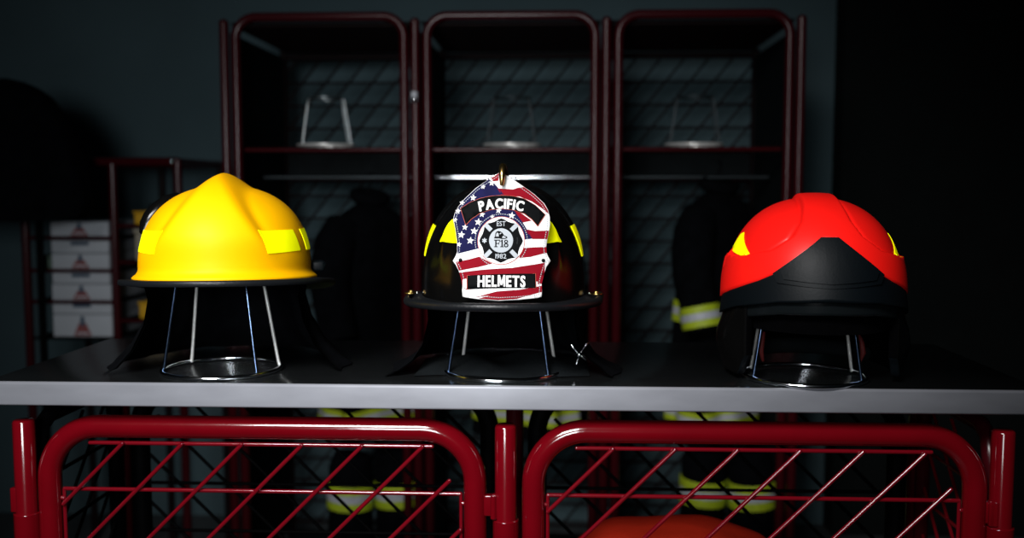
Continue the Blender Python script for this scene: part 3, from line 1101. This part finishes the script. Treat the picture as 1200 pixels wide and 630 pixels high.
# ------------------------------------------------------------------ turnout coats and trousers
def coat(label, loc, rz, w=.17, stripes=True, seed=1, length=.82, cuff=False, sleeve=True, rounded=False, group='turnout coats in the lockers', name='turnout_coat', matk='cloth'):
    t = thing(name, label, 'coat', loc, rz, group)
    rr = random.Random(seed)
    p1, p2, p3 = (rr.uniform(0, 6) for _ in range(3))
    tab = [(0, .028), (.02, .05), (.05, .10), (.10, w * .92), (.16, w), (.45, w * .96), (.8, w * 1.1), (1, w * 1.16)]
    dab = [(0, .03), (.03, .05), (.1, .075), (.3, .10), (1, .115)]

    if rounded:
        tab = [(0, .01), (.02, .05), (.06, .09), (.13, .13), (.3, .18), (.6, .225), (.9, .245), (1, .225)]
        dab = [(0, .01), (.02, .04), (.1, .08), (.5, .105), (1, .11)]

    def body(o=0.):
        def fn(u, v):
            a = 2 * PI * u
            f = 1 + .07 * math.sin(5 * a + p1 + 2 * v) * v + .05 * math.sin(9 * a + p2) * v
            x = (lerp(tab, v) + o) * math.copysign(abs(math.cos(a)) ** .75, math.cos(a)) * f
            y = (lerp(dab, v) + o) * math.copysign(abs(math.sin(a)) ** .8, math.sin(a)) * f
            return (x, y, -length * v + .008 * math.sin(3 * a + p3) * v)
        return fn
    mb = MB(); mb.grid(body(), 72, 44, M[matk], wrap=True)
    b = mb.build('body', t)
    if rounded:
        return t
    mb = MB()
    mb.tube([(.05 * math.cos(2 * PI * k / 20), .042 * math.sin(2 * PI * k / 20), .012 + .012 * math.sin(2 * PI * k / 20)) for k in range(20)], .020, M[matk], closed=True, n=10)
    mb.build('collar', t)
    mb = MB()
    mb.tube([(0, 0, .0), (0, 0, .055), (.012, 0, .07), (.008, 0, .088), (-.008, 0, .088)], .003, M['black_shade_rod'], n=6)
    mb.build('hanger', t)

    def band(v0, v1, parent, fnb, nm='stripe'):
        th = (v1 - v0) / 3
        mm = MB()
        for k, mt in enumerate(('lime_dull', 'silver_tape', 'lime_dull')):
            mm.grid(lambda u, v, k=k: fnb(u, v0 + th * (k + v)), 72, 3, M[mt], wrap=True)
        tag(mm.build(nm, parent), 'lime and silver reflective stripe')
    if stripes:
        band(.865, .935, b, body(.004))
        if cuff: band(.445, .53, b, body(.004))
    if sleeve:
        for s in (-1, 1):
            pts = [(s * (w * .72), 0, -.075), (s * (w * .98), -.01, -.13), (s * (w * 1.16), -.02, -.20), (s * (w * 1.24), -.03, -.27), (s * (w * 1.28), -.055, -.345), (s * (w * 1.28), -.075, -.425)]
            rad = [.055, .066, .066, .062, .058, .060]
            mb = MB()
            mb.tube(pts, rad, M[matk], n=20)
            so = mb.build('sleeve', t)
            if stripes and cuff:
                mm = MB()
                a = Vector(pts[4]); d = Vector(pts[5]) - a
                for k, mt in enumerate(('lime_dull', 'silver_tape', 'lime_dull')):
                    q0, q1 = .10 + .26 * k, .10 + .26 * (k + 1)
                    mm.tube([a + d * q0, a + d * q1], .0625, M[mt], n=20)
                tag(mm.build('stripe', so), 'lime and silver reflective stripe')
    return t


coat('dark turnout coat hanging in the leftmost locker', (-.545, 1.86, .225), R(50), .15, seed=2, length=.76)
coat('dark turnout coat hanging in the middle locker', (-.045, 1.86, .215), R(-38), .155, seed=5, length=.745)
coat('dark turnout coat with bright sleeve stripe hanging in the rightmost locker', (.575, 1.85, .262), R(48), .145, seed=8, length=.79, cuff=True)
coat('short black jacket hanging on a stand at the left edge in front of the rack', (-1.605, 1.62, .595), R(8), .17, stripes=False, seed=4, length=.42, group=None, name='hanging_jacket', sleeve=False, rounded=True)
cs = thing('coat_stand', 'slim black coat stand carrying the black jacket at the left edge', 'coat stand', (-1.59, 1.755, FLOOR))
mb = MB(); mb.tube([(0, 0, .02), (0, 0, 1.50), (0, -.02, 1.53), (0, -.05, 1.54)], .012, M['black_shade_rod'], n=10, round_caps=True); mb.build('pole', cs)
for k in range(3):
    mb = MB(); a = 2 * PI * k / 3 + .5
    mb.tube([(0, 0, .12), (.12 * math.cos(a), .12 * math.sin(a), .09), (.22 * math.cos(a), .22 * math.sin(a), .012)], .010, M['black_shade_rod'], n=8, round_caps=True)
    mb.build('foot', cs)


def trousers(label, loc, rz):
    t = thing('turnout_trousers', label, 'trousers', loc, rz, 'turnout trousers in the lockers')
    mb = MB()
    for s in (-1, 1):
        mb.tube([(s * .066, 0, -.0), (s * .072, 0, -.04), (s * .075, .0, -.2), (s * .08, 0, -.385)], [.058, .070, .070, .074], M['cloth'], n=18)
    mb.build('legs', t)
    for s in (-1, 1):
        mm = MB()
        for k, mt in enumerate(('lime_dull', 'silver_tape', 'lime_dull')):
            mm.tube([(s * .0745, 0, -.09 - .026 * k), (s * .076, 0, -.09 - .026 * (k + 1))], .0745, M[mt], n=18)
        tag(mm.build('stripe', t), 'lime and silver reflective stripe')


trousers('dark turnout trousers with lime cuff stripe low in the leftmost locker', (-.52, 1.74, -.575), R(15))
trousers('dark turnout trousers with lime cuff stripe low in the rightmost locker', (.60, 1.74, -.555), R(-10))


# ------------------------------------------------------------------ side rack with cartons
RACK = thing('storage_rack', 'low dark red tube rack of cartons against the wall, left of the lockers', 'rack', (0, 0, 0))
RY0, RY1, RT = 1.80, 2.20, .358
for x, y in ((-1.66, RY0), (-1.366, RY0), (-1.153, RY0), (-1.66, RY1), (-1.366, RY1), (-1.153, RY1)):
    mb = MB(); mb.tube([(x, y, RT - .005), (x, y, FLOOR + .012)], .0135, M['dark_red' if y == RY0 else 'shaded_dark_rod'], n=12, round_caps=True); mb.build('post', RACK)  # rear posts take the darkened copy in place of shade
mb = MB()
for y in (RY0, RY1):
    mb.tube([(-1.66, y, RT - .008), (-1.153, y, RT - .008)], .014, M['dark_red'], n=12)
for x in (-1.66, -1.153):
    mb.tube([(x, RY0, RT - .008), (x, RY1, RT - .008)], .012, M['dark_red'], n=10)
mb.build('top_frame', RACK)
levels = [.108, .002, -.100]
for z in levels:
    mb = MB()
    mb.tube([(-1.66, RY0 - .004, z - .003), (-1.366, RY0 - .004, z - .003)], .0065, M['dark_red'], n=8)
    mb.tube([(-1.66, RY1, z - .003), (-1.366, RY1, z - .003)], .0065, M['dark_red'], n=8)
    mb.box((-1.513, (RY0 + RY1) / 2, z - .004), (.29, .36, .004), M['sheet'])
    mb.build('shelf', RACK)
for z in (.148, .03, -.16):
    mb = MB()
    mb.box((-1.26, (RY0 + RY1) / 2, z - .004), (.20, .38, .006), M['sheet'])
    mb.tube([(-1.366, RY0, z - .004), (-1.153, RY0, z - .004)], .006, M['dark_red'], n=8)
    mb.build('shelf', RACK)
mb = MB(); mb.box((-1.41, (RY0 + RY1) / 2, -.225), (.48, .38, .01), M['sheet']); mb.build('shelf', RACK)
mb = MB(); mb.ball((-1.164, RY0 - .013, .350), .0095, M['chrome']); tag(mb.build('bolt', RACK), 'bright round bolt')
mb = MB(); mb.ball((-1.232, RY0 - .013, .205), .012, M['chrome']); mb.tube([(-1.232, RY0 - .013, .205), (-1.18, RY0 + .02, .205), (-1.153, RY0, .205)], .004, M['shaded_dark_rod'], n=6); tag(mb.build('knob', RACK), 'bright round knob')


def carton(label, z0, h, top, w=.190):
    t = thing('carton', label, 'box', (-1.487, RY0 + .15, z0), 0, 'white cartons on the side rack')
    mb = MB(); mb.box((0, 0, h / 2), (w, .28, h - .002), M['box_white'], bevel=.002); mb.build('body', t)
    mb = MB(); f = -.1408
    if top:
        mb.add([(-.03, f, h - .016), (.03, f, h - .016), (.03, f, h - .004), (-.03, f, h - .004)], [(0, 1, 2, 3)], M['box_navy'], False)
    else:
        mb.add([(-.03, f, .004), (.03, f, .004), (.012, f, h * .62), (-.012, f, h * .62)], [(0, 1, 2, 3)], M['box_red'], False)
        mb.add([(-.008, f - .0004, h * .5), (.008, f - .0004, h * .5), (.006, f - .0004, h * .92), (-.006, f - .0004, h * .92)], [(0, 1, 2, 3)], M['box_navy'], False)
        mb.add([(-.02, f - .0004, .010), (.02, f - .0004, .010), (.018, f - .0004, .015), (-.018, f - .0004, .015)], [(0, 1, 2, 3)], M['box_white'], False)
    mb.build('printed_logo', t)


carton('single white carton with red logo on the top rack shelf', .108, .050, False)
carton('white carton with red logo, lower of two on the second rack shelf', .002, .052, False)
carton('white carton with navy label, upper of two on the second rack shelf', .0545, .042, True)
carton('white carton with red logo, lower of two on the third rack shelf', -.100, .054, False, .196)
carton('white carton with navy label, upper of two on the third rack shelf', -.0455, .038, True)
carton('white carton with navy label, topmost below the third rack shelf', -.145, .038, True, .196)
carton('white carton at the bottom of the rack, under a navy labelled one', -.2195, .074, False, .196)


def tub(name, label, loc, size, mk):
    t = thing(name, label, 'box', loc, 0)
    w, d, h = size
    mb = MB(); mb.box((0, 0, h * .43), (w * .94, d * .94, h * .86), M[mk], bevel=.006); mb.build('body', t)
    mb = MB(); mb.box((0, 0, h * .93), (w, d, h * .14), M[mk], bevel=.003); mb.build('lid', t)


tub('plastic_tub', 'golden yellow tub on the rack shelf just left of the yellow helmet', (-1.272, RY0 + .10, .147), (.085, .16, .044), 'carton_yellow')
tub('plastic_tub', 'cream tub on the rack shelf under the golden yellow tub', (-1.272, RY0 + .10, .029), (.085, .16, .105), 'carton_cream')
tub('plastic_tub', 'yellow tub low on the rack under the brim of the yellow helmet', (-1.270, RY0 + .10, -.161), (.075, .16, .056), 'carton_yellow')
tub('plastic_tub', 'small dull green tub left of the white cartons on the rack', (-1.612, RY0 + .06, .002), (.050, .10, .045), 'pebble_green')


# ------------------------------------------------------------------ light
def area(name, loc, target, size, power, color, spread=180):
    l = bpy.data.lights.new(name, 'AREA')
    l.shape = 'RECTANGLE'; l.size, l.size_y = size
    l.energy = power; l.color = color; l.spread = R(spread)
    o = bpy.data.objects.new(name, l); COL.objects.link(o)
    o.location = loc
    o.rotation_euler = (Vector(target) - Vector(loc)).to_track_quat('-Z', 'Y').to_euler()
    return o


area('key_softbox', (-.58, -1.62, 1.32), (-.08, .12, .02), (.85, .50), 10.6, (1., .98, .97), 66)
area('low_softbox', (-.36, -2.20, .50), (-.45, 1.9, .15), (.60, .50), 4.8, (.93, .97, 1.), 62)

w = bpy.data.worlds.new('world'); scene.world = w
w.use_nodes = True
w.node_tree.nodes['Background'].inputs[0].default_value = (.25, .4, .5, 1)
w.node_tree.nodes['Background'].inputs[1].default_value = .004

# ------------------------------------------------------------------ camera
cd = bpy.data.cameras.new('camera')
cd.sensor_width = 36; cd.lens = 36 * 1150 / 1200
cd.clip_start = .02; cd.clip_end = 50
co = bpy.data.objects.new('camera', cd); COL.objects.link(co)
co.location = (.055, -1.31, .268)
co.rotation_euler = (R(90 - 4.75), 0, R(2.5))
cd.dof.use_dof = True
cd.dof.focus_distance = 1.31
cd.dof.aperture_fstop = 2.8
scene.camera = co
scene.view_settings.view_transform = 'Standard'
scene.view_settings.look = 'None'
scene.view_settings.exposure = 0
scene.cycles.use_denoising = True
